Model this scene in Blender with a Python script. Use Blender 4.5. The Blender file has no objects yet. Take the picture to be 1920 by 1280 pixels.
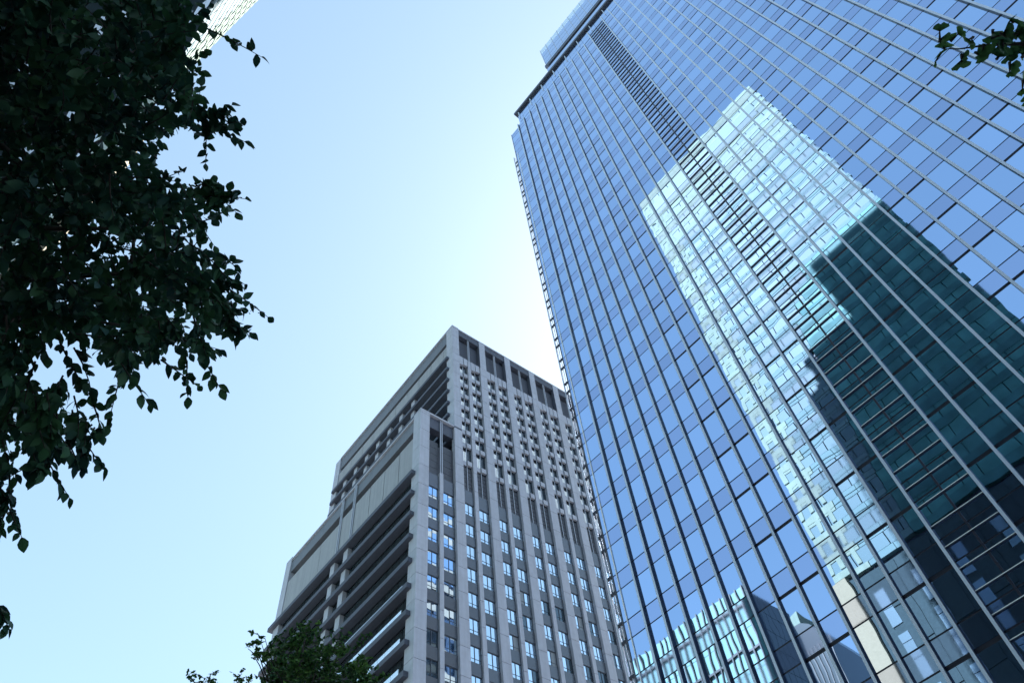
import bpy, math, random
from mathutils import Vector, Matrix, Euler
R = math.radians
rnd = random.Random(7)
S = bpy.context.scene
COL = S.collection

# ------------------------------------------------------------------ camera, sky, sun, exposure
CAM = Vector((0, 0, 1.6))
CX = Vector((.99044, .13840, 0)); CY = Vector((.11460, -.82060, -.55990)); CZ = Vector((-.0775, .5545, -.8286))
cx = Vector((.9904, .1146, -.0775)); cy = Vector((.1384, -.8206, .5545)); cz = Vector((0, -.5599, -.8286))
right = Vector((cx[0], cx[1], cx[2])).normalized()
back = Vector((cz[0], cz[1], cz[2])); back = (back - right*back.dot(right)).normalized()
up = back.cross(right)
cam = bpy.data.cameras.new('camera'); camo = bpy.data.objects.new('camera', cam); COL.objects.link(camo)
camo.matrix_world = Matrix(((right.x, up.x, back.x, CAM.x), (right.y, up.y, back.y, CAM.y), (right.z, up.z, back.z, CAM.z), (0, 0, 0, 1)))
cam.sensor_width = 36; cam.lens = 36*1465.5/1920; cam.clip_end = 3000; cam.clip_start = .05
S.camera = camo
FPX = 1465.5
SUN_AZ, SUN_EL = 34.0, 48.0          # degrees, azimuth clockwise from +Y
w = bpy.data.worlds.new("World"); S.world = w; w.use_nodes = True
nt = w.node_tree; nt.nodes.clear()
sky = nt.nodes.new('ShaderNodeTexSky'); sky.sky_type = 'NISHITA'; sky.sun_disc = False
sky.sun_elevation = R(SUN_EL); sky.sun_rotation = R(SUN_AZ); sky.altitude = 0
sky.air_density = 1.0; sky.dust_density = .8; sky.ozone_density = 1.6
bg = nt.nodes.new('ShaderNodeBackground'); bg.inputs[1].default_value = .078
wo = nt.nodes.new('ShaderNodeOutputWorld')
tint = nt.nodes.new('ShaderNodeVectorMath'); tint.operation = 'MULTIPLY'; tint.inputs[1].default_value = (.955, 1.185, 1.17)
nt.links.new(sky.outputs[0], tint.inputs[0]); gam = nt.nodes.new('ShaderNodeGamma'); gam.inputs[1].default_value = .65
nt.links.new(tint.outputs[0], gam.inputs[0]); nt.links.new(gam.outputs[0], bg.inputs[0]); nt.links.new(bg.outputs[0], wo.inputs[0])
sl = bpy.data.lights.new('sun', 'SUN'); sl.energy = 5.0; sl.angle = R(.5); sl.color = (1, .97, .93)
so = bpy.data.objects.new('sun', sl); COL.objects.link(so)
sd = Vector((math.sin(R(SUN_AZ))*math.cos(R(SUN_EL)), math.cos(R(SUN_AZ))*math.cos(R(SUN_EL)), math.sin(R(SUN_EL))))
so.rotation_euler = sd.to_track_quat('Z', 'Y').to_euler(); so.location = (0, 0, 300)
S.view_settings.view_transform = 'Standard'; S.view_settings.look = 'None'
S.view_settings.exposure = 2.55; S.view_settings.gamma = 1
S.render.engine = 'CYCLES'
try:
    S.cycles.max_bounces = 8; S.cycles.glossy_bounces = 5; S.cycles.diffuse_bounces = 3
except Exception: pass

def pix(x, y, d):
    """point seen at a place of the photograph (1920 wide) d metres away"""
    v = right*(x-960) + up*(640-y) - back*FPX
    return CAM + v.normalized()*d
def proj(p):
    v = p-CAM; z = -v.dot(back)
    if z < .1: return None
    return (960+FPX*v.dot(right)/z, 640-FPX*v.dot(up)/z, z)

# ------------------------------------------------------------------ materials
MAT = {}
def mat(name, col, rough=.6, metal=0, noise=0, nscale=3., spec=.5, wave=0, wscale=.6, streak=0, trans=0, coat=0):
    m = bpy.data.materials.new(name); m.use_nodes = True; n = m.node_tree; b = n.nodes['Principled BSDF']
    b.inputs['Roughness'].default_value = rough; b.inputs['Metallic'].default_value = metal
    b.inputs['Specular IOR Level'].default_value = spec
    b.inputs['Base Color'].default_value = (*col, 1)
    g = n.nodes.new('ShaderNodeNewGeometry')
    if noise:
        tx = n.nodes.new('ShaderNodeTexNoise'); tx.inputs['Scale'].default_value = nscale; tx.inputs['Detail'].default_value = 6
        n.links.new(g.outputs['Position'], tx.inputs['Vector'])
        mr = n.nodes.new('ShaderNodeMapRange'); mr.inputs[1].default_value = .25; mr.inputs[2].default_value = .75
        mr.inputs[3].default_value = 1-noise; mr.inputs[4].default_value = 1+noise
        n.links.new(tx.outputs['Fac'], mr.inputs[0])
        last = mr.outputs[0]
        if streak:
            mp = n.nodes.new('ShaderNodeMapping'); mp.inputs['Scale'].default_value = (2.2, 2.2, .12)
            n.links.new(g.outputs['Position'], mp.inputs[0])
            t2 = n.nodes.new('ShaderNodeTexNoise'); t2.inputs['Scale'].default_value = 1.; t2.inputs['Detail'].default_value = 5
            n.links.new(mp.outputs[0], t2.inputs['Vector'])
            m2 = n.nodes.new('ShaderNodeMapRange'); m2.inputs[1].default_value = .3; m2.inputs[2].default_value = .75
            m2.inputs[3].default_value = 1+streak*.5; m2.inputs[4].default_value = 1-streak
            n.links.new(t2.outputs['Fac'], m2.inputs[0])
            mm = n.nodes.new('ShaderNodeMath'); mm.operation = 'MULTIPLY'
            n.links.new(last, mm.inputs[0]); n.links.new(m2.outputs[0], mm.inputs[1]); last = mm.outputs[0]
        oi = n.nodes.new('ShaderNodeObjectInfo'); m3 = n.nodes.new('ShaderNodeMapRange')
        m3.inputs[3].default_value = 1-noise*.5; m3.inputs[4].default_value = 1+noise*.5
        n.links.new(oi.outputs['Random'], m3.inputs[0])
        m4 = n.nodes.new('ShaderNodeMath'); m4.operation = 'MULTIPLY'
        n.links.new(last, m4.inputs[0]); n.links.new(m3.outputs[0], m4.inputs[1])
        vm = n.nodes.new('ShaderNodeVectorMath'); vm.operation = 'SCALE'; vm.inputs[0].default_value = col
        n.links.new(m4.outputs[0], vm.inputs['Scale']); n.links.new(vm.outputs[0], b.inputs['Base Color'])
    if wave:
        tx = n.nodes.new('ShaderNodeTexNoise'); tx.inputs['Scale'].default_value = wscale; tx.inputs['Detail'].default_value = 1.0
        oi = n.nodes.new('ShaderNodeObjectInfo'); ra = n.nodes.new('ShaderNodeMath'); ra.operation = 'ADD'
        n.links.new(oi.outputs['Random'], ra.inputs[0]); n.links.new(g.outputs['Random Per Island'], ra.inputs[1])
        sc_ = n.nodes.new('ShaderNodeVectorMath'); sc_.operation = 'SCALE'; sc_.inputs[0].default_value = (37., 91., 53.)
        n.links.new(ra.outputs[0], sc_.inputs['Scale'])
        av = n.nodes.new('ShaderNodeVectorMath'); n.links.new(g.outputs['Position'], av.inputs[0]); n.links.new(sc_.outputs[0], av.inputs[1])
        n.links.new(av.outputs[0], tx.inputs['Vector'])     # every pane is bowed in its own way
        mf = n.nodes.new('ShaderNodeMath'); mf.operation = 'FRACT'; mg = n.nodes.new('ShaderNodeMath'); mg.operation = 'MULTIPLY'; mg.inputs[1].default_value = 7.31
        n.links.new(ra.outputs[0], mg.inputs[0]); n.links.new(mg.outputs[0], mf.inputs[0])
        mv = n.nodes.new('ShaderNodeMapRange'); mv.inputs[3].default_value = .94; mv.inputs[4].default_value = 1.05
        n.links.new(mf.outputs[0], mv.inputs[0])
        vs = n.nodes.new('ShaderNodeVectorMath'); vs.operation = 'SCALE'; vs.inputs[0].default_value = col
        n.links.new(mv.outputs[0], vs.inputs['Scale']); n.links.new(vs.outputs[0], b.inputs['Base Color'])
        bp = n.nodes.new('ShaderNodeBump'); bp.inputs['Strength'].default_value = 1; bp.inputs['Distance'].default_value = wave
        n.links.new(tx.outputs['Fac'], bp.inputs['Height']); n.links.new(bp.outputs[0], b.inputs['Normal'])
    MAT[name] = m
    return m
mat('curtain_glass', (.50, .67, .93), .012, 1, wave=.0045, wscale=.42)
mat('spandrel_glass', (.44, .555, .79), .03, 1, wave=.002, wscale=.42)
mat('screen_glass', (.55, .68, .88), .05, 1)
mat('pale_glass', (.80, .93, 1.0), .15, .6)
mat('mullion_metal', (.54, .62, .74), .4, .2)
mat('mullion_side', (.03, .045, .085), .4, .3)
mat('dark_metal', (.004, .006, .022), .5, 0)
mat('tower_backing', (.02, .03, .05), .6)
mat('tower_stone', (.30, .32, .33), .7, noise=.1)
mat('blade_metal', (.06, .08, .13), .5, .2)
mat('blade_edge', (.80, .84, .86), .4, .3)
mat('pale_stone', (.365, .385, .45), .75, noise=.07, nscale=1.3, streak=.10)
mat('grey_panel', (.13, .145, .175), .6, noise=.05, nscale=.8, streak=.10)
mat('beige_panel', (.27, .28, .30), .65, noise=.05, nscale=.6, streak=.14)
mat('soffit', (.07, .08, .11), .7, noise=.08)
mat('spandrel_gloss', (.10, .115, .14), .2, .2, wave=.004, wscale=.9)
mat('curtain_grey', (.20, .22, .24), .3)
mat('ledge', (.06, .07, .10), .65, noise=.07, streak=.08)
mat('recess', (.05, .055, .075), .7)
mat('vent_dark', (.045, .05, .065), .6)
mat('frame_dark', (.045, .055, .08), .45)
mat('window_glass', (.62, .76, .88), .02, 1, wave=.004, wscale=.8)
mat('dim_glass', (.10, .14, .17), .05, .8, wave=.003, wscale=.8)
mat('bright_glass', (.85, .95, 1), .12, .75)
mat('white_strip', (.85, .88, .88), .4)
mat('steel_post', (.42, .45, .52), .4, .3)
mat('ribbon_band', (.09, .145, .155), .6, spec=.04, noise=.06, nscale=.6)
mat('cream_band', (.155, .195, .165), .8, spec=.03, noise=.08, nscale=.7, streak=.1)
mat('green_glass', (.052, .150, .145), .5, 0, spec=.05, noise=.25, nscale=.5)  # on the banded tower its dark tone stands in for the cast shadow
mat('shadow_tone_band', (.040, .112, .115), .6, spec=.05, noise=.25, nscale=.5)  # band colour darkened to carry the blue tower's shadow
mat('green_glass_light', (.075, .122, .14), .45, 0, spec=.04, wave=.004, wscale=.5)
mat('brown_panel', (.032, .048, .054), .9, spec=0, noise=.1)
mat('tan_stone', (.20, .175, .125), .8, spec=.08, noise=.06)
mat('teal_glass', (.17, .29, .29), .1, .15)
mat('black_fin', (.01, .015, .02), .5)
mat('concrete', (.11, .11, .11), .85, noise=.15, nscale=.5)
mat('asphalt', (.05, .05, .052), .9, noise=.25, nscale=2)
mat('paving', (.20, .20, .20), .85, noise=.15, nscale=1.5)
mat('bark', (.045, .036, .03), .9, noise=.35, nscale=14)
mat('podium_glass', (.12, .17, .20), .15, .35, wave=.004)
mat('shaft_glass', (.008, .018, .024), .3, 0)
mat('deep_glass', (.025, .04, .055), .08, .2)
mat('paint', (.75, .75, .72), .7)
def leafmat(name, c1, c2, tr):
    m = bpy.data.materials.new(name); m.use_nodes = True; n = m.node_tree; b = n.nodes['Principled BSDF']
    g = n.nodes.new('ShaderNodeNewGeometry'); tx = n.nodes.new('ShaderNodeTexNoise'); tx.inputs['Scale'].default_value = 3.1
    n.links.new(g.outputs['Position'], tx.inputs['Vector'])
    ad = n.nodes.new('ShaderNodeMath'); ad.operation = 'ADD'
    mu = n.nodes.new('ShaderNodeMath'); mu.operation = 'MULTIPLY'; mu.inputs[1].default_value = .5
    n.links.new(g.outputs['Random Per Island'], mu.inputs[0]); n.links.new(mu.outputs[0], ad.inputs[0]); 
    m2 = n.nodes.new('ShaderNodeMath'); m2.operation = 'MULTIPLY_ADD'; m2.inputs[1].default_value = 2.0; m2.inputs[2].default_value = -.75
    n.links.new(tx.outputs['Fac'], m2.inputs[0]); n.links.new(m2.outputs[0], ad.inputs[1]); ad.use_clamp = True
    mx = n.nodes.new('ShaderNodeMix'); mx.data_type = 'RGBA'; mx.inputs['A'].default_value = (*c1, 1); mx.inputs['B'].default_value = (*c2, 1)
    n.links.new(ad.outputs[0], mx.inputs['Factor']); n.links.new(mx.outputs['Result'], b.inputs['Base Color'])
    b.inputs['Roughness'].default_value = .55; b.inputs['Specular IOR Level'].default_value = .3
    t = n.nodes.new('ShaderNodeBsdfTranslucent'); n.links.new(mx.outputs['Result'], t.inputs[0])
    ms = n.nodes.new('ShaderNodeMixShader'); ms.inputs[0].default_value = tr
    n.links.new(b.outputs[0], ms.inputs[1]); n.links.new(t.outputs[0], ms.inputs[2])
    n.links.new(ms.outputs[0], n.nodes['Material Output'].inputs['Surface'])
    MAT[name] = m
leafmat('leaf_dark', (.016, .055, .052), (.055, .14, .05), .2)
leafmat('ginkgo_leaf', (.03, .10, .045), (.14, .28, .06), .30)

# ------------------------------------------------------------------ helpers
BOXF = [(0, 3, 2, 1), (4, 5, 6, 7), (0, 1, 5, 4), (1, 2, 6, 5), (2, 3, 7, 6), (3, 0, 4, 7)]   # bottom, top, front(-y), right, back, left
def boxv(x0, x1, y0, y1, z0, z1):
    return [(x0, y0, z0), (x1, y0, z0), (x1, y1, z0), (x0, y1, z0), (x0, y0, z1), (x1, y0, z1), (x1, y1, z1), (x0, y1, z1)]
class MB:
    def __init__(s): s.v = []; s.f = []; s.m = []
    def box(s, x0, x1, y0, y1, z0, z1, mi=0, front=None):
        n = len(s.v); s.v += boxv(x0, x1, y0, y1, z0, z1)
        for k, f in enumerate(BOXF):
            s.f.append(tuple(i+n for i in f)); s.m.append(front if (front is not None and k == 2) else mi)
    def add(s, vs, fs, mi=0, M=None):
        n = len(s.v); s.v += [tuple(M @ Vector(v)) for v in vs] if M else list(vs)
        for f in fs: s.f.append(tuple(i+n for i in f)); s.m.append(mi)
    def tube(s, pts, rad, sides=6, mi=0):
        n = len(s.v); fr = None
        for k, p in enumerate(pts):
            p = Vector(p); d = (Vector(pts[min(k+1, len(pts)-1)])-Vector(pts[max(k-1, 0)])).normalized()
            a = d.orthogonal().normalized() if fr is None else (fr-d*fr.dot(d)).normalized(); fr = a
            b = d.cross(a)
            for q in range(sides):
                t = 2*math.pi*q/sides; s.v.append(tuple(p+(a*math.cos(t)+b*math.sin(t))*rad[k]))
        for k in range(len(pts)-1):
            for q in range(sides):
                a0 = n+k*sides+q; a1 = n+k*sides+(q+1) % sides
                s.f.append((a0, a1, a1+sides, a0+sides)); s.m.append(mi)
        s.f.append(tuple(n+q for q in range(sides))[::-1]); s.m.append(mi)
        e = n+(len(pts)-1)*sides; s.f.append(tuple(e+q for q in range(sides))); s.m.append(mi)
    def mesh(s, name, mats, smooth=False):
        me = bpy.data.meshes.new(name); me.from_pydata(s.v, [], s.f)
        for m in mats: me.materials.append(MAT[m])
        if len(mats) > 1: me.polygons.foreach_set('material_index', s.m)
        if smooth: me.polygons.foreach_set('use_smooth', [True]*len(s.f))
        me.update(); return me
def link(name, me, parent=None, loc=(0, 0, 0), rot=None):
    o = bpy.data.objects.new(name, me); COL.objects.link(o); o.location = loc
    if rot: o.rotation_euler = rot
    if parent: o.parent = parent
    return o
def thing(name, label, cat, loc=(0, 0, 0), rz=0, group=None):
    o = bpy.data.objects.new(name, None); COL.objects.link(o); o.location = loc; o.rotation_euler = (0, 0, rz)
    o['label'] = label; o['category'] = cat
    if group: o['group'] = group
    o.empty_display_size = 1
    return o
def onebox(name, parent, b, m, **k):
    q = MB(); q.box(*b, **k); return link(name, q.mesh(name, [m] if isinstance(m, str) else m), parent)
_cache = {}
def boxmesh(name, sx, sy, sz, mats, front=None):
    key = (name, round(sx, 3), round(sy, 3), round(sz, 3), tuple(mats), front)
    if key not in _cache:
        q = MB(); q.box(-sx/2, sx/2, -sy/2, sy/2, -sz/2, sz/2, front=front); _cache[key] = q.mesh(name, mats)
    return _cache[key]
def pieces(name, parent, lst, mats, limit=300, front=None, sub=None):
    """lst: (x0,x1,y0,y1,z0,z1[,rot]) ; the largest in view become parts of their own, the rest one joined part"""
    M = Matrix.Translation(parent.location) @ Matrix.Rotation(parent.rotation_euler.z, 4, 'Z')
    def size(b):
        c = M @ Vector(((b[0]+b[1])/2, (b[2]+b[3])/2, (b[4]+b[5])/2)); p = proj(c)
        if p is None: return 0
        d = (c-CAM).length; on = -60 < p[0] < 1980 and -60 < p[1] < 1340
        return (1 if on else .001)*(b[1]-b[0]+b[3]-b[2])*(b[5]-b[4])/d/d
    order = sorted(lst, key=size, reverse=True)
    out = []
    for b in order[:limit]:
        me = boxmesh(name, b[1]-b[0], b[3]-b[2], b[5]-b[4], mats, front)
        o = link(name, me, parent, ((b[0]+b[1])/2, (b[2]+b[3])/2, (b[4]+b[5])/2), b[6] if len(b) > 6 else None)
        out.append((o, b))
    if order[limit:]:
        q = MB()
        for b in order[limit:]:
            c = Vector(((b[0]+b[1])/2, (b[2]+b[3])/2, (b[4]+b[5])/2))
            T = Matrix.Translation(c) @ (Euler(b[6]).to_matrix().to_4x4() if len(b) > 6 else Matrix.Identity(4))
            n = len(q.v); hx, hy, hz = (b[1]-b[0])/2, (b[3]-b[2])/2, (b[5]-b[4])/2
            q.v += [tuple(T @ Vector(v)) for v in boxv(-hx, hx, -hy, hy, -hz, hz)]
            for k, f in enumerate(BOXF): q.f.append(tuple(i+n for i in f)); q.m.append(front if (front is not None and k == 2) else 0)
        o = link(name+'_far', q.mesh(name+'_far', mats), parent); o['kind'] = 'stuff'
    return out
def struct(name, me):
    o = link(name, me); o['kind'] = 'structure'; return o

# ------------------------------------------------------------------ ground
DG = Vector((-.72179, .69211, 0)); NG = Vector((.69211, .72179, 0)); D = 40.
AZG = math.atan2(-DG.y, -DG.x)
q = MB(); q.box(-1500, 1500, -1500, 1500, -.5, 0); struct('ground', q.mesh('ground', ['concrete']))
rt = Matrix.Rotation(AZG, 4, 'Z')
def strip(name, n0, n1, z0, z1, m, x0=-400, x1=400):
    q = MB(); q.box(x0, x1, n0, n1, z0, z1); me = q.mesh(name, [m]); me.transform(rt); return struct(name, me)
strip('road', 9, 27, .004, .01, 'asphalt')
strip('near_pavement', -6, 9, .0, .13, 'paving')
strip('far_pavement', 27, 39, .0, .13, 'paving')
q = MB()
for k in range(-30, 31): q.box(k*9-2, k*9+2, 17.9, 18.05, .010, .014)
me = q.mesh('lane_marking', ['paint']); me.transform(rt); o = struct('lane_marking', me)

# ------------------------------------------------------------------ blue glass tower
T = thing('glass_tower', 'tall blue mirror glass office tower with vertical metal fins and a louvred strip', 'tower', NG*D, AZG)
def mx(i): return -8.87+(i-13)*(1.672 if i <= 13 else 1.733)
XL, XR = -31.04, mx(33)
def zr(k): return 71.39+4.264*k
K0, K1 = -16, 17
ZTOP = 145.3
onebox('tower_core', T, (XL+.05, XR-.05, .10, 34, 0, 144.4), 'tower_backing')
onebox('roof_core', T, (-28.3, XR-.05, .12, 33, 144.4, 151), 'tower_backing')
side = MB()
for k in range(K0, K1+1): side.box(XL-.02, XL+.04, .3, 34, zr(k)-1.5, zr(k)-.02)
link('side_spandrels', side.mesh('side_spandrels', ['tower_stone']), T)
side = MB()
for k in range(K0, K1+1): side.box(XL, XL+.04, .3, 34, zr(k)+.02, min(zr(k+1)-1.54, 144.3))
link('side_glazing', side.mesh('side_glazing', ['curtain_glass']), T)
vis = []; spn = []; slots = []
edges = [XL]+[mx(i) for i in range(1, 34)]
for b in range(len(edges)-1):
    x0, x1 = edges[b]+.015, edges[b+1]-.015
    lou = b in (13, 14)
    for k in range(K0, K1+1):
        jr = lambda a: (rnd.gauss(0, a), 0, rnd.gauss(0, a))
        zt = min(zr(k+1)-1.5, 144.5 if b == 0 else ZTOP)
        thick = b % 4 in (3, 0) and b >= 7
        vis.append((x0, x1, 0, .03, zr(k)+.05, zt-(.20 if thick else .05), jr(.0016)))
        if thick: slots.append((x0, x1, .035, .06, zt-.20+.01, zt-.02))
        if k > K0 and not (b == 0 and k > 17):
            spn.append((x0, x1, 0, .03, zr(k)-1.5+.05, zr(k)-.05, jr(.001)))
pieces('glass_pane', T, vis, ['curtain_glass'])
pieces('spandrel_panel', T, spn, ['spandrel_glass'])
pieces('vent_slot', T, slots, ['dark_metal'], limit=280)
for k in range(K0, K1+1):
    for dz in (0, -1.5):
        onebox('transom', T, (XL, XR, .02, .07, zr(k)+dz-.049, zr(k)+dz+.049), 'dark_metal')
me = boxmesh('mullion', .17, .30, 145.2, ['mullion_metal'])
for i in range(1, 34):
    if i == 14: link('louvre_seam', boxmesh('louvre_seam', .12, .07, 146, ['dark_metal']), T, (mx(i), -.04, 73)); continue
    top = ZTOP if i < 13 else 148.3
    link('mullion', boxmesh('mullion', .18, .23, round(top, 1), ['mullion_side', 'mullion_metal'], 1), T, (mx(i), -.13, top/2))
onebox('corner_trim', T, (XL-.06, XL+.03, -.04, .3, 0, 144.6), 'frame_dark')
onebox('cleaning_rail', T, (-30.62, -30.56, -.10, -.02, 0, 134), 'white_strip')
# louvred strip: projecting blades, a pale nose on a dark blade
bl = []
z = 4.0
while z < 146.3:
    bl.append((mx(13)+.09, mx(15)-.09, -.12, 0, z, z+.05)); z += 4.264/3
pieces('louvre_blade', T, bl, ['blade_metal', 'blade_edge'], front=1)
# ladder-like strip of brackets along the left corner
onebox('edge_rail', T, (-31.72, -31.60, -.05, .12, 0, 134), 'steel_post')
br = []
for k in range(K0+1, 15):
    for dz in (0.1, -1.4):
        if zr(k)+dz < 134: br.append((-31.66, -31.08, -.04, .14, zr(k)+dz-.11, zr(k)+dz+.11))
pieces('edge_bracket', T, br, ['dark_metal'])
ep = []
for k in range(K0+1, 14): ep.append((-31.60, -31.14, .10, .13, zr(k)+.3, zr(k+1)-1.6))
onebox('edge_rail', T, (-31.36, -31.30, .0, .06, 0, 133), 'steel_post')
# attic storey
pn = []
for b in range(1, 33):
    x0, x1 = (max(edges[b], -28.5))+.02, edges[b+1]-.02
    for z0, z1 in ((145.34, 147.1), (147.16, 148.8), (148.86, 150.4)): pn.append((x0, x1, -.02, .02, z0, z1, (rnd.gauss(0, .001), 0, rnd.gauss(0, .001))))
pieces('attic_pane', T, pn, ['curtain_glass'])
for i in range(2, 34, 2): onebox('attic_fin', T, (mx(i)-.9, mx(i)-.78, -.22, 0, 146.9, 150.5), 'mullion_metal')
onebox('roof_edge', T, (-29.0, XR, -.45, 1.0, 150.6, 151.4), 'frame_dark')
onebox('upper_sill', T, (-19.0, XR, -.2, 1.0, 152.0, 153.9), 'screen_glass')
onebox('upper_wall', T, (-18.6, XR-.2, .3, 30, 151, 157), 'tower_backing')
onebox('upper_shadow_gap', T, (-19.1, XR, -.35, 1.0, 154.8, 156.3), 'frame_dark')
sc = []
for b in range(0, 31):
    x0 = -18.9+b*1.7
    for r, (z0, z1) in enumerate(((156.5, 158.6), (158.7, 160.8), (160.9, 163.0), (163.1, 165.6))):
        sc.append((x0+.03, x0+1.67, 0, .05, z0, z1, (rnd.gauss(0, .001), 0, 0)))
pieces('roof_screen_pane', T, sc, ['screen_glass'])
pieces('roof_screen_top', T, [(-18.9+b*1.7+.03, -18.9+b*1.7+1.67, 0, .05, 165.7, 168.2) for b in range(31)], ['pale_glass'])
onebox('screen_frame', T, (-18.9, XR, .08, .4, 156.5, 165.5), 'tower_backing')
for b in range(0, 31): onebox('screen_post', T, (-18.9+b*1.7-.04, -18.9+b*1.7+.04, -.06, .06, 156.5, 168.4), 'steel_post')

# ------------------------------------------------------------------ grey stone office building
DR = Vector((.7156, .6985, 0)); DL = Vector((-.6985, .7156, 0))
LAM = 80.
az = R(-7.789877562959433); C0 = Vector((math.sin(az), math.cos(az), 0))*LAM
B = thing('stone_office', 'grey stone office building with tall piers, deep ledges and a lower front block', 'building', C0, math.atan2(DR.y, DR.x))
ZT = 127.37
FL = 3.88; W0 = 82.2           # top of the highest full window
NB = 8; PP = 6.15
onebox('main_body', B, (.9, 52, .75, 41, 0, 124.0), 'recess')
onebox('main_roof', B, (.3, 52, 1.0, 41.5, 124.4, 124.9), 'soffit')
onebox('block_body', B, (-5.4, .9, .75, 41, 0, 91.5), 'recess')
# piers built of stone panels
pan = []
def pier(x0, x1, y0, y1, z0, z1, step=FL, off=0):
    zs = [z0]; z = W0-.95+off
    while z > z0: z -= step
    z += step
    while z < z1-.5:
        if z > z0+.5: zs.append(z)
        z += step
    zs.append(z1)
    for a, b2 in zip(zs, zs[1:]): pan.append((x0, x1, y0, y1, a+.03, b2-.03))
for k in range(0, NB+1):
    x0 = k*PP; x1 = x0+1.47
    if k == 0: pier(0, 1.47, 0, 1.9, 97.6, 118.3); pier(0, 1.47, 0, 1.9, 118.3, ZT); pier(-.06, 1.47, 0, .74, 0, 97.2)
    else: pier(x0, x1, 0, .74, 0, 118.3); pier(x0+.1, x1, 0, .74, 118.3, ZT-.3)
for k in range(0, NB): pier(k*PP+3.42, k*PP+4.08, .12, .74, 0, 118.4)
pier(-6.40, -4.73, 0, 1.9, 0, 97.6); pier(-2.76, -2.16, .12, .74, 0, 85.4)
pieces('stone_panel', B, pan, ['pale_stone'])
for k in range(NB+1):   # solid cores so that the joints read dark
    onebox('pier_core', B, (k*PP+.03, k*PP+1.44, .03, .72, 0, ZT-.35), 'soffit')
# windows, spandrels
wins = []; spans = []; cols = []
for k in range(NB): cols += [(k*PP+1.49, k*PP+3.40), (k*PP+4.10, (k+1)*PP-.02)]
cols += [(-4.71, -2.78), (-2.14, -.08)]
for ci, (a, b2) in enumerate(cols):
    for j in range(0, 21):
        zt = W0-FL*j; spans.append((a, b2, .42, .62, zt+.0, zt+1.68 if j else zt+2.6))
        wins.append((a, b2, zt-2.2, zt))
pieces('spandrel_slab', B, spans, ['spandrel_gloss'])
M = Matrix.Translation(B.location) @ Matrix.Rotation(B.rotation_euler.z, 4, 'Z')
def wsize(wd):
    c = M @ Vector(((wd[0]+wd[1])/2, .5, (wd[2]+wd[3])/2)); p = proj(c)
    return 0 if p is None or not (-40 < p[0] < 1250 and p[1] < 1320) else 1/(c-CAM).length
wins.sort(key=wsize, reverse=True)
far = MB()
def window_mb(q, a, b2, z0, z1):
    y0, y1 = .50, .58
    q.box(a, b2, y0, y1, z1-.07, z1); q.box(a, b2, y0, y1, z0, z0+.08)
    q.box(a, a+.06, y0, y1, z0+.08, z1-.07); q.box(b2-.06, b2, y0, y1, z0+.08, z1-.07)
    m = (a+b2)/2; q.box(m-.035, m+.035, y0, y1, z0+.08, z1-.07)
    q.box(a+.06, m-.035, y0+.02, y1, z0+.55, z0+.58); q.box(m+.035, b2-.06, y0+.02, y1, z0+.55, z0+.58)
wc = {}
for n_, (a, b2, z0, z1) in enumerate(wins):
    wdt = round(b2-a, 2)
    if n_ < 170:
        if wdt not in wc:
            q = MB(); window_mb(q, 0, wdt, 0, 2.2); wc[wdt] = q.mesh('window', ['frame_dark'])
        o = link('window', wc[wdt], B, (a, 0, z0))
        for s in (0, 1):
            xa = .06 if s == 0 else wdt/2+.035; xb = wdt/2-.035 if s == 0 else wdt-.06
            gm = 'window_glass'; low = (W0-z1)/FL > 2.5 and a > 5
            if low and rnd.random() < .30: gm = 'dim_glass'
            elif low and rnd.random() < .16: gm = 'curtain_grey'
            elif -5 < a < -3.5 and (W0-z1)/FL > 5.5: gm = 'dim_glass'
            link('pane', boxmesh('pane', xb-xa, .02, 2.04, [gm]), o, ((xa+xb)/2, .57, 1.10), (rnd.gauss(0, .003), 0, rnd.gauss(0, .002)))
    else: window_mb(far, a, b2, z0, z1); far.box(a+.09, b2-.09, .56, .575, z0+.08, z1-.07, mi=1)
o = link('window_far', far.mesh('window_far', ['frame_dark', 'window_glass']), B); o['kind'] = 'stuff'
# tall vents above the windows, upper pattern of boxes and slots
vent = []; rod = []; lp = []; bx = []; slotw = []; gl = []
rows = [118.0, 115.87, 112.75, 109.75, 106.62, 103.55, 100.33, 97.22, 94.06, 89.97]
for k in range(2*NB):
    a, b2 = cols[k]; w_ = b2-a
    for s in (0, 1):
        xa = a+.04+s*(w_/2); xb = xa+w_/2-.14
        for t in range(6): vent.append((xa, xb, .50, .56, 84.85+t*.83, 84.85+t*.83+.74))
    rod.append((a+w_/2-.05, a+w_/2+.03, .38, .50, 84.8, 118.0))
    xm = a+w_/2-.14
    lp.append((a, xm-.05, .02, .5, 115.95, 118.3)); bx.append((xm+.12, xm+.12+w_*.42, .02, .5, 116.3, 118.3))
    for r in range(1, len(rows)-1):
        zt = rows[r]; zb = rows[r+1]; h = zt-zb
        lp.append((a, xm-.05, .30, .50, zb, zb+(1.0 if r < 8 else .9)))
        lp.append((a, a+w_*.12, .30, .50, zb+(1.0 if r < 8 else .9), zt-.95))
        bx.append((xm+.12, xm+.12+w_*.42, .14, .50, zb+.12, zb+1.05))
        zs0 = zb+(1.02 if r < 8 else .92)
        for t in (0, 1): slotw.append((a+w_*(.16+.15*t), a+w_*(.27+.15*t), .40, .50, zs0, zt-.95))
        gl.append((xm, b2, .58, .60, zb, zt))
pieces('vent_panel', B, vent, ['vent_dark'], limit=260)
pieces('rod', B, rod, ['steel_post'])
pieces('wall_block', B, lp, ['pale_stone'], limit=280)
pieces('sunshade_box', B, bx, ['pale_stone'])
pieces('light_slot', B, slotw, ['white_strip'])
pieces('shaded_pane', B, gl, ['deep_glass'])
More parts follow.
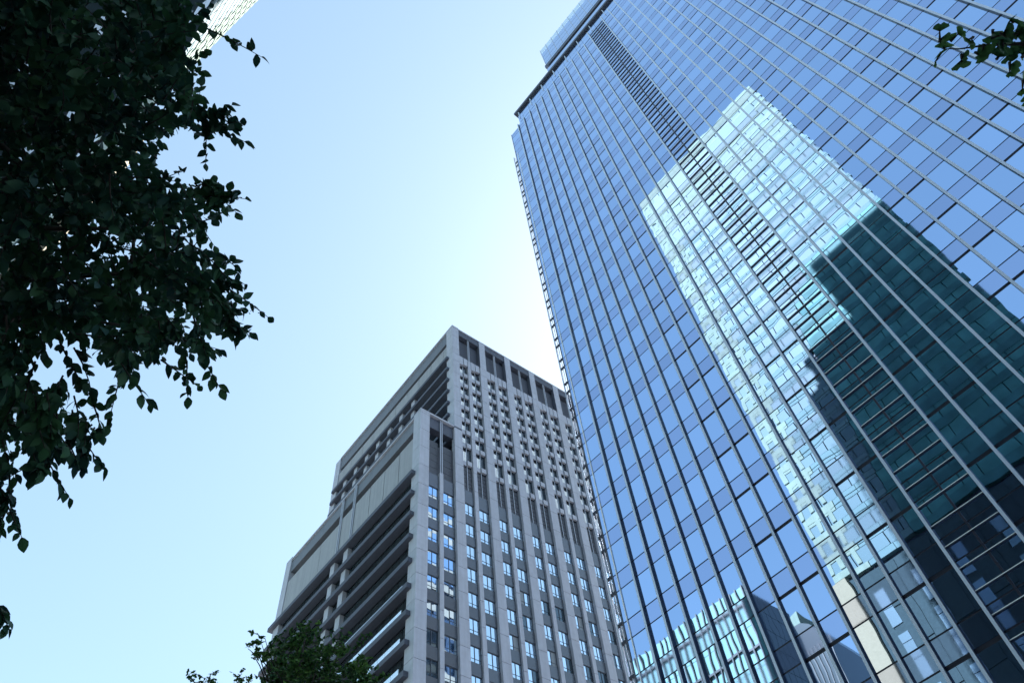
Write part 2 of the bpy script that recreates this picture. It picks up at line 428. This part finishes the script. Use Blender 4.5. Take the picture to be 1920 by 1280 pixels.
# crown of the main part
onebox('roof_beam', B, (1.47, 51, .10, 3.2, 125.2, ZT-.55), 'ledge')
onebox('roof_coping', B, (-.03, 51, -.04, 3.4, ZT-.55, ZT-.30), 'pale_stone')
lv = []
for k in range(2*NB):
    a, b2 = cols[k]
    for t in range(6): lv.append((a, b2, .95, 1.0, 118.1+t*.98, 118.1+t*.98+.92))
pieces('crown_louvre', B, lv, ['grey_panel'])
for k in range(NB):
    for dx in (-.16, .10): onebox('crown_post', B, (k*PP+3.75+dx, k*PP+3.83+dx, .15, .3, 117.9, 125.2), 'steel_post')
# crown of the front block
onebox('block_coping', B, (-6.45, -.08, -.03, .9, 97.25, 97.6), 'pale_stone')
onebox('block_beam', B, (-4.7, -.1, .4, 1.5, 94.7, 97.2), 'ledge')
lv = []
for a, b2 in cols[-2:]:
    for t in range(5): lv.append((a, b2, .60, .66, 84.9+t*1.44, 84.9+t*1.44+1.38))
pieces('block_louvre', B, lv, ['vent_dark'])
for dx in (0, .28): onebox('block_post', B, (-2.66+dx, -2.56+dx, .12, .3, 85.4, 97.2), 'steel_post')
onebox('block_back_wall', B, (-4.0, 0, 4.0, 4.3, 91, 95.6), 'recess')
# ---- left flank, main part (plane x = 0)
Y1 = 42.3
pan = []
def pierx(x0, x1, y0, y1, z0, z1):
    z = z0
    while z < z1-.3:
        zz = min(z+FL, z1); pan.append((x0, x1, y0, y1, z+.012, zz-.012)); z = zz
pierx(0, 1.5, 40.35, Y1, 91, ZT-.2)
pierx(-6.4, -4.5, 40.15, 42.1, 0, 97.5)
pieces('flank_stone_panel', B, pan, ['pale_stone'])
onebox('flank_fascia', B, (.25, 3.0, 1.9, 40.35, 123.8, ZT-.45), 'grey_panel')
onebox('flank_coping', B, (-.04, 3.0, 1.9, 40.35, ZT-.45, ZT-.15), 'pale_stone')
fp = []
y = 1.92; ys = [1.92, 3.03]+[3.03+4.03*i for i in range(1, 9)]+[40.3]
for a, b2 in zip(ys, ys[1:]): fp.append((.12, .5, a+.05, b2-.05, 118.0, 122.35))
pieces('flank_panel', B, fp, ['beige_panel'])
led = []; glz = []; mul = []
for j in range(0, 8):
    zt = 117.95-3.22*j
    led.append((-.50, .9, 1.2, 41.4, zt-.65, zt))
    a = 1.9
    while a < 40: glz.append((.55, .60, a+.03, min(a+1.5, 40.3)-.03, zt-3.22, zt-.65)); a += 1.55
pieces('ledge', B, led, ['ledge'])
pieces('flank_pane', B, glz, ['dim_glass'], limit=200)
fc = []
for i in range(0, 7):
    yy = 12.2+4.03*i
    for j in range(0, 8): zt = 117.95-3.22*j; fc.append((.0, .5, yy, yy+1.1, zt-3.2, zt-.67))
pieces('flank_column', B, fc, ['pale_stone'])
# ---- left flank of the front block (plane x = -6.4)
XB = -6.4
onebox('block_fascia', B, (XB+.25, -4.6, 1.9, 40.15, 94.2, 96.75), 'grey_panel')
onebox('block_flank_coping', B, (XB-.04, -4.6, 1.9, 40.15, 96.75, 97.05), 'pale_stone')
fp = []
ys = [1.95, 5.75, 9.85, 13.95, 18.45]
for n_, (a, b2) in enumerate(zip(ys, ys[1:])): fp.append((XB+.12, XB+.5, a+.06, b2-.06, 84.45, 92.4-(0, .12, .05, .1)[n_]))
fp.append((XB+.12, XB+.5, 19.2, 22.4, 84.45, 92.3))
for a in (23.3, 29.0, 34.6): fp.append((XB+.12, XB+.5, a+.01, a+5.6 if a < 34 else 40.1, 84.45, 92.0))
pieces('block_panel', B, fp, ['beige_panel'])
for yy in (18.5, 18.95, 22.5, 22.95): onebox('flank_post', B, (XB-.02, XB+.12, yy, yy+.16, 84.6, 96.8), 'steel_post')
led = []; glz = []; fc = []; bal = []
for j in range(0, 20):
    zt = 84.3-3.93*j
    led.append((XB-.65, XB+.5, .95, 42.9, zt-.72, zt-.02))
    a = 1.9
    while a < 40: glz.append((XB+.62, XB+.67, a+.03, min(a+1.52, 40.1)-.03, zt-3.93, zt-.75)); a += 1.55
    for yy in (18.85, 22.7): fc.append((XB-.05, XB+.6, yy, yy+1.25, zt-3.9, zt-.76))
    if j in (5, 6, 7, 8):
        a = 2.0
        while a < 30: bal.append((XB-.61, XB-.57, a+.02, a+1.53, zt-.02, zt+(.12, .5, .62, .7)[j-5])); a += 1.55
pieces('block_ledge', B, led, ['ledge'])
pieces('block_flank_pane', B, glz, ['dim_glass'], limit=200)
pieces('block_column', B, fc, ['pale_stone'])
pieces('balustrade_pane', B, bal, ['bright_glass'])

# ------------------------------------------------------------------ tower behind the camera, seen mirrored and past the leaves
# local frame as for the glass tower but facing it: x to the right of the glass, y towards the glass
DV = 86.8; KF = DV/D
V = thing('banded_tower', 'pale banded tower whose bright face shows mirrored in the blue glass', 'tower', NG*(80-DV), AZG)
VX0, VX1 = -15.1*KF, 2.0*KF
def vz(zf): return 1.6+(zf-1.6)*KF
VT = vz(84.5); VP = vz(29.5)
onebox('banded_core', V, (VX0+.6, VX1-.6, -30, -.6, 0, VT-2), 'tower_backing')
bands = []; gls = []; rib = []; dbands = []; dgls = []
FH = 3.35; z = VP+1.0; n_ = 0
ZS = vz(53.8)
def shadow_edge(z):      # left end of the blue tower's shadow, put into the colours, stepped by floor
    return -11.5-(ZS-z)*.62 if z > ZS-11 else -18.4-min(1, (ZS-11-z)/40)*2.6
while z < VT-3:
    top = z > VT-30
    bh = 1.7 if top else .95
    xe = VX1
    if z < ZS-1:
        xe = shadow_edge(z); dbands.append((xe, VX1, -.6, .12, z, z+1.3)); a = xe+.02
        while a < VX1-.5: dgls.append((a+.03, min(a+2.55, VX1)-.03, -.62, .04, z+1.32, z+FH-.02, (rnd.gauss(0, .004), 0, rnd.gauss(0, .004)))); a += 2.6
    if top: bands.append((VX0+rnd.uniform(0, .04), xe-.02, -.6, .06, z, z+bh))
    else:
        bands.append((VX0+rnd.uniform(0, .04), VX0+4.6, -.6, .06, z, z+bh)); bands.append((VX0, VX0+4.6, -.6, .05, z+FH-.52, z+FH-.06))
        a = VX0+4.7
        while a < xe-.3:
            rib.append((a, min(a+3.9, xe-.02)-.07, -.6, .03, z+.06, z+bh-.05)); rib.append((a, min(a+3.9, xe-.02)-.07, -.6, .02, z+FH-.50, z+FH-.06)); a += 3.9
    a = VX0+.5
    while a < xe-.6:
        gls.append((a+.05, min(a+2.55, xe-.02)-.05, -.62, -.02, z+bh+.03, z+FH-(.06 if top else .55), (rnd.gauss(0, .004), 0, rnd.gauss(0, .004)))); a += 2.6
    z += FH; n_ += 1
pieces('stone_band', V, bands, ['cream_band'])
pieces('ribbon_panel', V, rib, ['ribbon_band'], limit=200)
pieces('band_glazing', V, gls, ['green_glass_light'], limit=250)
pieces('shadow_tone_stone_band', V, dbands, ['shadow_tone_band'])
pieces('shadow_tone_glazing', V, dgls, ['green_glass'], limit=250)
onebox('banded_parapet', V, (VX0, VX1, -1.2, .1, VT-3.2, VT), 'cream_band')
onebox('parapet_recess', V, (VX0+3, VX1-3, -.2, .18, VT-12.6, VT-7.2), 'green_glass_light')
# stone corner with square windows
z = VP+1.0
cp = []
while z < VT-3:
    for t in range(3): cp.append((VX0-.05+t*1.7, VX0-.05+t*1.7+.62, -.5, .09, z+1.2, z+FH+.02))
    z += FH
pieces('corner_pier', V, cp, ['cream_band'])
sd_ = MB()
z = VP
while z < VT-3: sd_.box(VX0-.05, VX0+.3, -30, -.6, z, z+1.4); z += FH
link('side_bands', sd_.mesh('side_bands', ['cream_band']), V)
onebox('side_glass', V, (VX0+.2, VX0+.5, -29.9, -.65, VP, VT-3), 'green_glass_light')
# podium
onebox('podium_body', V, (VX0-.2, 30, -20, 1.0, 0, VP-.4), 'brown_panel')
pp = []
for z0, z1 in ((VP-5.6, VP-.2), (VP-16, VP-5.7), (VP-27, VP-16.1), (VP-38, VP-27.1)):
    pp.append((VX0-.3, VX0+2.1, .6, 1.7, z0, z1))
pieces('tan_stone_panel', V, pp, ['tan_stone'])
st = []; bp = []
xx = VX0+4.2
while xx < 26:
    z = VP-3.5; t = 0
    while z > 12:
        for h, mname in ((2.2, 0), (2.4, 0), (1.0, 1), (1.0, 0)):
            if mname == 0: st.append((xx, xx+1.25, .95, 1.2, z-h+.08, z))
            z -= h
    xx += 5.1
pieces('podium_window', V, st, ['podium_glass'], limit=200)
xx = VX0+2.7
while xx < 26:
    z = VP-.5
    while z > 14: bp.append((xx+2.8-1.2, xx+2.8+2.3, .95, 1.12, z-5.3, z-.05)); z -= 5.4
    xx += 5.1
pieces('podium_panel', V, bp, ['brown_panel'], limit=200)

# a second mirrored block, ribbed teal glass
D2 = 120.; K2 = D2/D
W = thing('ribbed_block', 'teal glass block with black vertical ribs mirrored at the foot of the blue glass', 'building', NG*(80-D2), AZG)
wt = 1.6+32.5*K2; wx1 = -21.2*K2; wx0 = wx1-62
onebox('ribbed_body', W, (wx0, wx1, -17, -.4, 0, wt), 'green_glass')
sd_ = [(wx1-.02, wx1+.15, -16.9+i*1.9, -15.1+i*1.9, z0, z0+4.1) for i in range(8) for z0 in (wt-4.2, wt-8.4, wt-12.6, wt-16.8, wt-21, wt-25.2)]
pieces('side_pane', W, sd_, ['shaft_glass'])
gl = []; a = wx0
while a < wx1-.1:
    z = wt-4.2
    gl.append((a+.06, a+3.04, -.35, -.2, z+.1, wt))
    while z > 20: gl.append((a+.06, a+3.04, -.35, -.2, z-4.1, z)); z -= 4.2
    a += 3.1
pieces('ribbed_glazing', W, gl, ['teal_glass'], limit=250)
a = wx0; fn = []
while a < wx1+.1: fn.append((a-.12, a+.12, -.3, .35, 0, wt)); a += 1.55
pieces('black_rib', W, fn, ['black_fin'])
for z in (wt-4.2, wt-12.6, wt-21, wt-29.4): onebox('rib_band', W, (wx0, wx1, -.3, .2, z-.35, z+.1), 'black_fin')
D3 = 150.
U = thing('dark_tower', 'dark glass tower with rounded shoulder mirrored beside the ribbed teal block', 'tower', NG*(80-D3), AZG)
K3 = D3/D; ut = 1.6+27.6*K3
q = MB()
pts = [(-19.1*K3, 0), (-16.0*K3, 0), (-16.9*K3, ut-16), (-17.1*K3, ut-5), (-17.6*K3, ut-1.4), (-18.1*K3, ut), (-19.1*K3, ut)]
n_ = len(pts); q.v = [(x, 0, z) for x, z in pts]+[(x, -20, z) for x, z in pts]
q.f = [tuple(range(n_)), tuple(range(2*n_-1, n_-1, -1))]+[(i, i+n_, (i+1) % n_+n_, (i+1) % n_) for i in range(n_)]; q.m = [0]*len(q.f)
link('dark_shaft', q.mesh('dark_shaft', ['shaft_glass']), U)
q = MB()
for i in range(9): q.box(-19.0*K3+i*1.0, -19.0*K3+i*1.0+.25, -.05, .25, 0, ut-6)
link('dark_ribs', q.mesh('dark_ribs', ['black_fin']), U)
onebox('dark_plant_room', U, (-18.9*K3, -18.3*K3, -8, -2, ut, ut+4), 'cream_band')

# ------------------------------------------------------------------ trees
def leaf_geo(L, wd, fold=.18, bend=.25):
    st = [(0, 0), (.12, .45), (.35, .95), (.6, .85), (.82, .45), (1, 0)]
    v = []; f = []
    for t, w_ in st:
        y = t*L; zb = -bend*L*t*t
        v.append((-w_*wd/2, y, zb+fold*w_*wd/2)); v.append((0, y, zb)); v.append((w_*wd/2, y, zb+fold*w_*wd/2))
    for i in range(len(st)-1):
        a = i*3; f += [(a, a+1, a+4, a+3), (a+1, a+2, a+5, a+4)]
    return v, f
def fan_geo(L):
    v = [(0, -.55*L, 0), (0, 0, 0)]; n = 9
    for i in range(n):
        t = R(-62+124*i/(n-1)); r = L*(1.0+.06*math.sin(i*2.1)); 
        if i == 4: r *= .70
        v.append((math.sin(t)*r, math.cos(t)*r, .10*L*math.cos(3*t)))
    f = [(1, i+2, i+3) for i in range(n-1)]
    v += [(.025*L, -.55*L, 0), (.025*L, .05*L, 0)]; k = len(v)
    f.append((0, k-2, k-1, 1))
    return v, f
def orient(p, d, roll, s):
    """matrix with +Y along d, droop random roll"""
    d = d.normalized(); x = d.cross(Vector((0, 0, 1)))
    x = x.normalized() if x.length > .01 else Vector((1, 0, 0)); z = x.cross(d)
    m = Matrix(((x.x, d.x, z.x), (x.y, d.y, z.y), (x.z, d.z, z.z))) @ Matrix.Rotation(roll, 3, 'Y')
    return Matrix.Translation(p) @ m.to_4x4() @ Matrix.Diagonal((s, s, s, 1))
def make_tree(root, sprays, leafgeo, lm, nleaf, spl, lscale, nparts, limbs, rng, partname='leaf', droop=.35):
    """sprays: list of (pos, dir). limbs: list of (pts, radii)"""
    tw = MB(); places = []
    for p, d in sprays:
        L = spl*rng.uniform(.7, 1.25); d = d.normalized()
        bendv = Vector((rng.uniform(-.3, .3), rng.uniform(-.3, .3), rng.uniform(-droop, .1)))
        pts = [p+d*L*t+bendv*L*t*t for t in (0, .35, .7, 1)]
        tw.tube(pts, [.006, .0045, .003, .0015], 4)
        for i in range(nleaf):
            t = (i+.6)/nleaf; c = p+d*L*t+bendv*L*t*t
            sdir = Vector((rng.gauss(0, 1), rng.gauss(0, 1), rng.gauss(-.25, .6))).normalized()
            ld = (d*.55+sdir*.9+Vector((0, 0, -droop*.6))).normalized()
            if i == nleaf-1: ld = (d+Vector((0, 0, -droop))).normalized()
            places.append(orient(c, ld, rng.uniform(-.9, .9), lscale*rng.uniform(.65, 1.2)))
    lv, lf = leafgeo
    me = bpy.data.meshes.new('leaf'); me.from_pydata(lv, [], lf); me.materials.append(MAT[lm])
    me.polygons.foreach_set('use_smooth', [True]*len(lf)); me.update()
    def key(Mx):
        pr = proj(Mx.translation)
        return 0 if pr is None or not (0 < pr[0] < 1920 and 0 < pr[1] < 1280) else Mx.median_scale/pr[2]
    places.sort(key=key, reverse=True)
    inv = Matrix.Translation(-root.location)
    for Mx in places[:nparts]:
        o = bpy.data.objects.new(partname, me); COL.objects.link(o); o.parent = root; o.matrix_local = inv @ Mx
    vv = []; ff = []; n = 0
    for Mx in places[nparts:]:
        Mi = inv @ Mx
        vv += [tuple(Mi @ Vector(a)) for a in lv]; ff += [tuple(i+n for i in f) for f in lf]; n += len(lv)
    me2 = bpy.data.meshes.new('foliage'); me2.from_pydata(vv, [], ff); me2.materials.append(MAT[lm])
    me2.polygons.foreach_set('use_smooth', [True]*len(ff)); me2.update()
    o = link('foliage', me2, root); o['kind'] = 'stuff'
    me3 = tw.mesh('twigs', ['bark']); me3.transform(inv); o = link('twigs', me3, root); o['kind'] = 'stuff'
    for i, (pts, rad) in enumerate(limbs):
        b = MB(); b.tube([Vector(p)-root.location for p in pts], rad, 9 if i == 0 else 6)
        link('trunk' if i == 0 else 'branch', b.mesh('trunk' if i == 0 else 'branch', ['bark'], True), root)
def inpoly(x, y, P):
    c = False; n = len(P)
    for i in range(n):
        x0, y0 = P[i]; x1, y1 = P[(i+1) % n]
        if (y0 > y) != (y1 > y) and x < (x1-x0)*(y-y0)/(y1-y0)+x0: c = not c
    return c
def limb(a, b, sag, r0, r1, n=6, rng=rnd, wob=.08):
    a = Vector(a); b = Vector(b); pts = []; rad = []
    for i in range(n+1):
        t = i/n; p = a.lerp(b, t)+Vector((0, 0, sag*math.sin(math.pi*t)))
        if 0 < i < n: p += Vector((rng.gauss(0, wob), rng.gauss(0, wob), rng.gauss(0, wob)))
        pts.append(p); rad.append(r0+(r1-r0)*t)
    return pts, rad

# big dark broadleaf on the left
rt_ = random.Random(11)
base = Vector((-4.9, 1.0, 0))
TREE = thing('broadleaf_tree', 'large dark evergreen tree whose leafy crown fills the left of the view', 'tree', base)
OUT = [(-500, -420), (305, -420), (355, -120), (348, 0), (344, 60), (330, 110), (355, 165), (385, 195), (350, 225), (298, 250), (288, 315), (322, 352), (388, 358),
       (398, 400), (392, 460), (412, 515), (432, 570), (412, 610), (378, 655), (320, 668), (275, 682), (232, 698), (200, 672), (182, 628), (120, 608), (78, 625), (66, 668), (70, 725), (120, 738), (152, 762),
       (145, 812), (100, 832), (65, 818), (20, 815), (-60, 830), (-500, 840)]
lobes = []
sprays = []
tries = 0
while len(sprays) < 1700 and tries < 60000:
    tries += 1
    x = rt_.uniform(-480, 470); y = rt_.uniform(-400, 900)
    if (x < -20 or y < -20) and rt_.random() < .62: continue
    if not inpoly(x, y, OUT): continue
    # thin holes through the crown
    h = math.sin(x*.021+1.3)*math.sin(y*.017+.4)+.6*math.sin(x*.047+y*.031)
    if h < -.85 and rt_.random() < .75: continue
    d = 4.6+2.6*rt_.random()**1.2
    p = pix(x, y, d)
    outd = (p-pix(60, 330, 5.8)); outd.z *= .5
    dr = (outd.normalized()*.8+Vector((rt_.gauss(0, .5), rt_.gauss(0, .5), rt_.gauss(-.1, .4))))
    sprays.append((p-dr.normalized()*.12, dr))
for x, y in [(60, 865), (90, 890), (85, 905), (130, 865), (150, 860), (190, 850), (10, 840), (70, 855), (120, 850), (170, 830), (188, 805), (432, 212), (436, 218), (418, 190), (425, 225), (438, 345), (442, 360), (430, 375), (448, 380), (425, 340), (462, 540), (470, 565), (475, 590), (468, 610), (460, 630), (452, 505), (398, 160), (425, 205), (430, 195), (415, 345), (430, 350), (440, 545), (455, 560), (450, 590), (445, 520), (405, 690), (380, 695), (330, 715), (250, 745), (185, 845), (160, 855), (100, 890), (75, 885),
             (14, 945), (10, 985), (6, 1015), (-8, 965), (-10, 1010), (120, 690), (150, 700), (20, 700), (-14, 1190), (60, 730), (410, 430), (375, 40), (380, 85), (425, 60-40)]:
    p = pix(x, y, 5.2); outd = (p-pix(60, 330, 5.6)); sprays.append((p-outd.normalized()*.16, outd.normalized()*.6+Vector((rt_.gauss(0, .4), rt_.gauss(0, .4), -.2))))
fork = Vector((-4.6, 1.3, 3.3))
limbs = [([base, base+Vector((.05, .05, 1.3)), Vector((-4.7, 1.2, 2.4)), fork, Vector((-4.5, 1.4, 4.6)), Vector((-4.2, 1.7, 6.4)), Vector((-3.9, 1.9, 8.0))], [.24, .20, .17, .15, .11, .07, .03])]
for x, y, d, r in [(150, 120, 6.0, .05), (220, 250, 5.6, .05), (290, 430, 5.6, .045), (330, 550, 5.4, .04), (230, 610, 5.5, .035), (100, 540, 5.9, .05), (90, 760, 5.6, .03), (20, 330, 6.3, .05), (60, 40, 6.8, .05), (270, 90, 6.0, .035), (-200, 300, 5.5, .05), (-200, 700, 5.6, .045), (200, -200, 6.5, .05), (0, 970, 5.4, .02)]:
    limbs.append(limb(fork+Vector((0, 0, rt_.uniform(-.3, 2.2))), pix(x, y, d), .35, r, .008, rng=rt_))
    e = limbs[-1][0]
    for t in range(3):
        s0 = e[3+t % 3]; en = s0+Vector((rt_.gauss(0, .4), rt_.gauss(0, .4), rt_.gauss(.1, .3)))
        pe = proj(en)
        if pe and pe[0] > -10 and not inpoly(pe[0]+25, pe[1]+25, OUT): continue
        limbs.append(limb(s0, en, .08, r*.45, .004, 4, rt_, .03))
make_tree(TREE, sprays, leaf_geo(.080, .050), 'leaf_dark', 13, .25, 1.0, 300, limbs, rt_)

# ginkgo reaching in from the right
rg = random.Random(5)
GB = Vector((4.6, -.9, 0))
GK = thing('ginkgo_tree', 'ginkgo whose fan leaves reach in at the upper right before the glass', 'tree', GB)
tip = pix(1765, 92, 3.6); mid = pix(1850, 85, 3.6); root_ = pix(1990, 60, 3.7)
sp = []
lf = fan_geo(.036)
limbs = [([GB, GB+Vector((0, .05, 1.6)), GB+Vector((-.1, .1, 3.2)), GB+Vector((-.15, .15, 5.0)), GB+Vector((-.1, .2, 7.5))], [.15, .13, .11, .08, .03]),
         ([GB+Vector((-.1, .12, 3.6)), pix(2300, 150, 4.2), root_, pix(1920, 82, 3.62), mid, pix(1800, 92, 3.6), tip], [.05, .03, .013, .008, .005, .003, .0015])]
def gk_at(x, y, d, L=.05, n=1): 
    p = pix(x, y, d); sp.append((p, Vector((rg.gauss(0, 1), rg.gauss(0, 1), rg.gauss(-.4, .5)))))
for x, y in [(1762, 80), (1765, 98), (1772, 95), (1782, 78), (1803, 102), (1825, 70), (1828, 98), (1845, 82), (1858, 72), (1862, 100), (1862, 55), (1868, 112), (1880, 88), (1885, 70), (1890, 100), (1893, 116), (1900, 42), (1902, 80), (1908, 62), (1910, 95), (1918, 50), (1916, 108), (1915, 85), (1875, 62), (1870, 85), (1900, 68), (1880, 105), (1918, 150), (1922, 172), (1926, 70), (1930, 95), (1935, 120), (1940, 60)]:
    gk_at(x, y, 3.6+rg.uniform(-.1, .12))
for i in range(150):
    p = GB+Vector((rg.gauss(-.2, 1.0), rg.gauss(0, 1.2), rg.uniform(3.6, 7.5))); pr = proj(p)
    if pr and pr[0] < 1990 and -60 < pr[1] < 1340: continue
    sp.append((p, Vector((rg.gauss(0, 1), rg.gauss(0, 1), rg.gauss(-.2, .5)))))
make_tree(GK, sp, lf, 'ginkgo_leaf', 2, .035, 1.05, 70, limbs, rg, droop=.3)

def ginkgo_top(name_label, tipxy, dist, outline, nsp, seed, nlow=500):
    rg = random.Random(seed)
    tp = pix(*tipxy, dist); b = Vector((tp.x, tp.y, 0))
    g = thing('ginkgo_tree', name_label, 'tree', b, 0, 'ginkgo trees along the pavement')
    sp = []
    for x, y, n, s in outline:
        for i in range(n):
            p = pix(x+rg.gauss(0, s), y+rg.gauss(0, s*.8), dist+rg.gauss(0, .5))
            sp.append((p, Vector((rg.gauss(0, 1), rg.gauss(0, 1), rg.uniform(-.2, 1)))))
    for i in range(nlow):
        z = rg.uniform(3.2, tp.z-2.6); a = rg.uniform(0, 6.28); rr = (1.0+1.3*math.sin(math.pi*min(1, (z-2.5)/(tp.z-2.5))))*math.sqrt(rg.random())
        sp.append((b+Vector((math.cos(a)*rr, math.sin(a)*rr, z)), Vector((math.cos(a), math.sin(a), rg.uniform(-.2, .8)))))
    H = tp.z
    limbs = [([b, b+Vector((.02, 0, H*.4)), b+Vector((0, .02, H*.8)), tp], [.13, .10, .05, .008])]
    for x, y, n, s in outline:
        e = pix(x, y, dist); z0 = max(2.5, e.z-1.2)
        limbs.append(limb(b+Vector((0, 0, min(z0, H-.5))), e, .05, .02, .004, 5, rg, .03))
    make_tree(g, sp, fan_geo(.050), 'ginkgo_leaf', 9, .22, 1.0, 0, limbs, rg, droop=.25)
    return g
ginkgo_top('young ginkgo with pointed leafy top in front of the stone building flank', (575, 1172), 12.5,
           [(575, 1186, 6, 5), (574, 1204, 14, 9), (570, 1222, 26, 15), (600, 1232, 16, 15), (635, 1213, 5, 6), (655, 1222, 5, 8), (540, 1238, 24, 20), (505, 1230, 10, 12), (482, 1215, 1, 3), (497, 1196, 1, 3), (490, 1204, 1, 3), (465, 1215, 1, 2), (472, 1222, 1, 3),
            (560, 1262, 45, 24), (610, 1265, 32, 22), (660, 1268, 24, 18), (690, 1275, 8, 10), (530, 1280, 30, 25), (580, 1290, 55, 34), (650, 1300, 45, 35), (530, 1320, 30, 28)], 0, 3)
ginkgo_top('ginkgo showing only small leaf tips at the bottom edge beside the stone building', (395, 1262), 15,
           [(395, 1262, 1, 2), (390, 1267, 1, 3), (370, 1277, 2, 4), (383, 1272, 1, 3), (448, 1274, 1, 3), (455, 1278, 2, 4), (440, 1277, 1, 2), (410, 1300, 10, 14), (380, 1310, 14, 20), (440, 1310, 14, 16)], 0, 4)
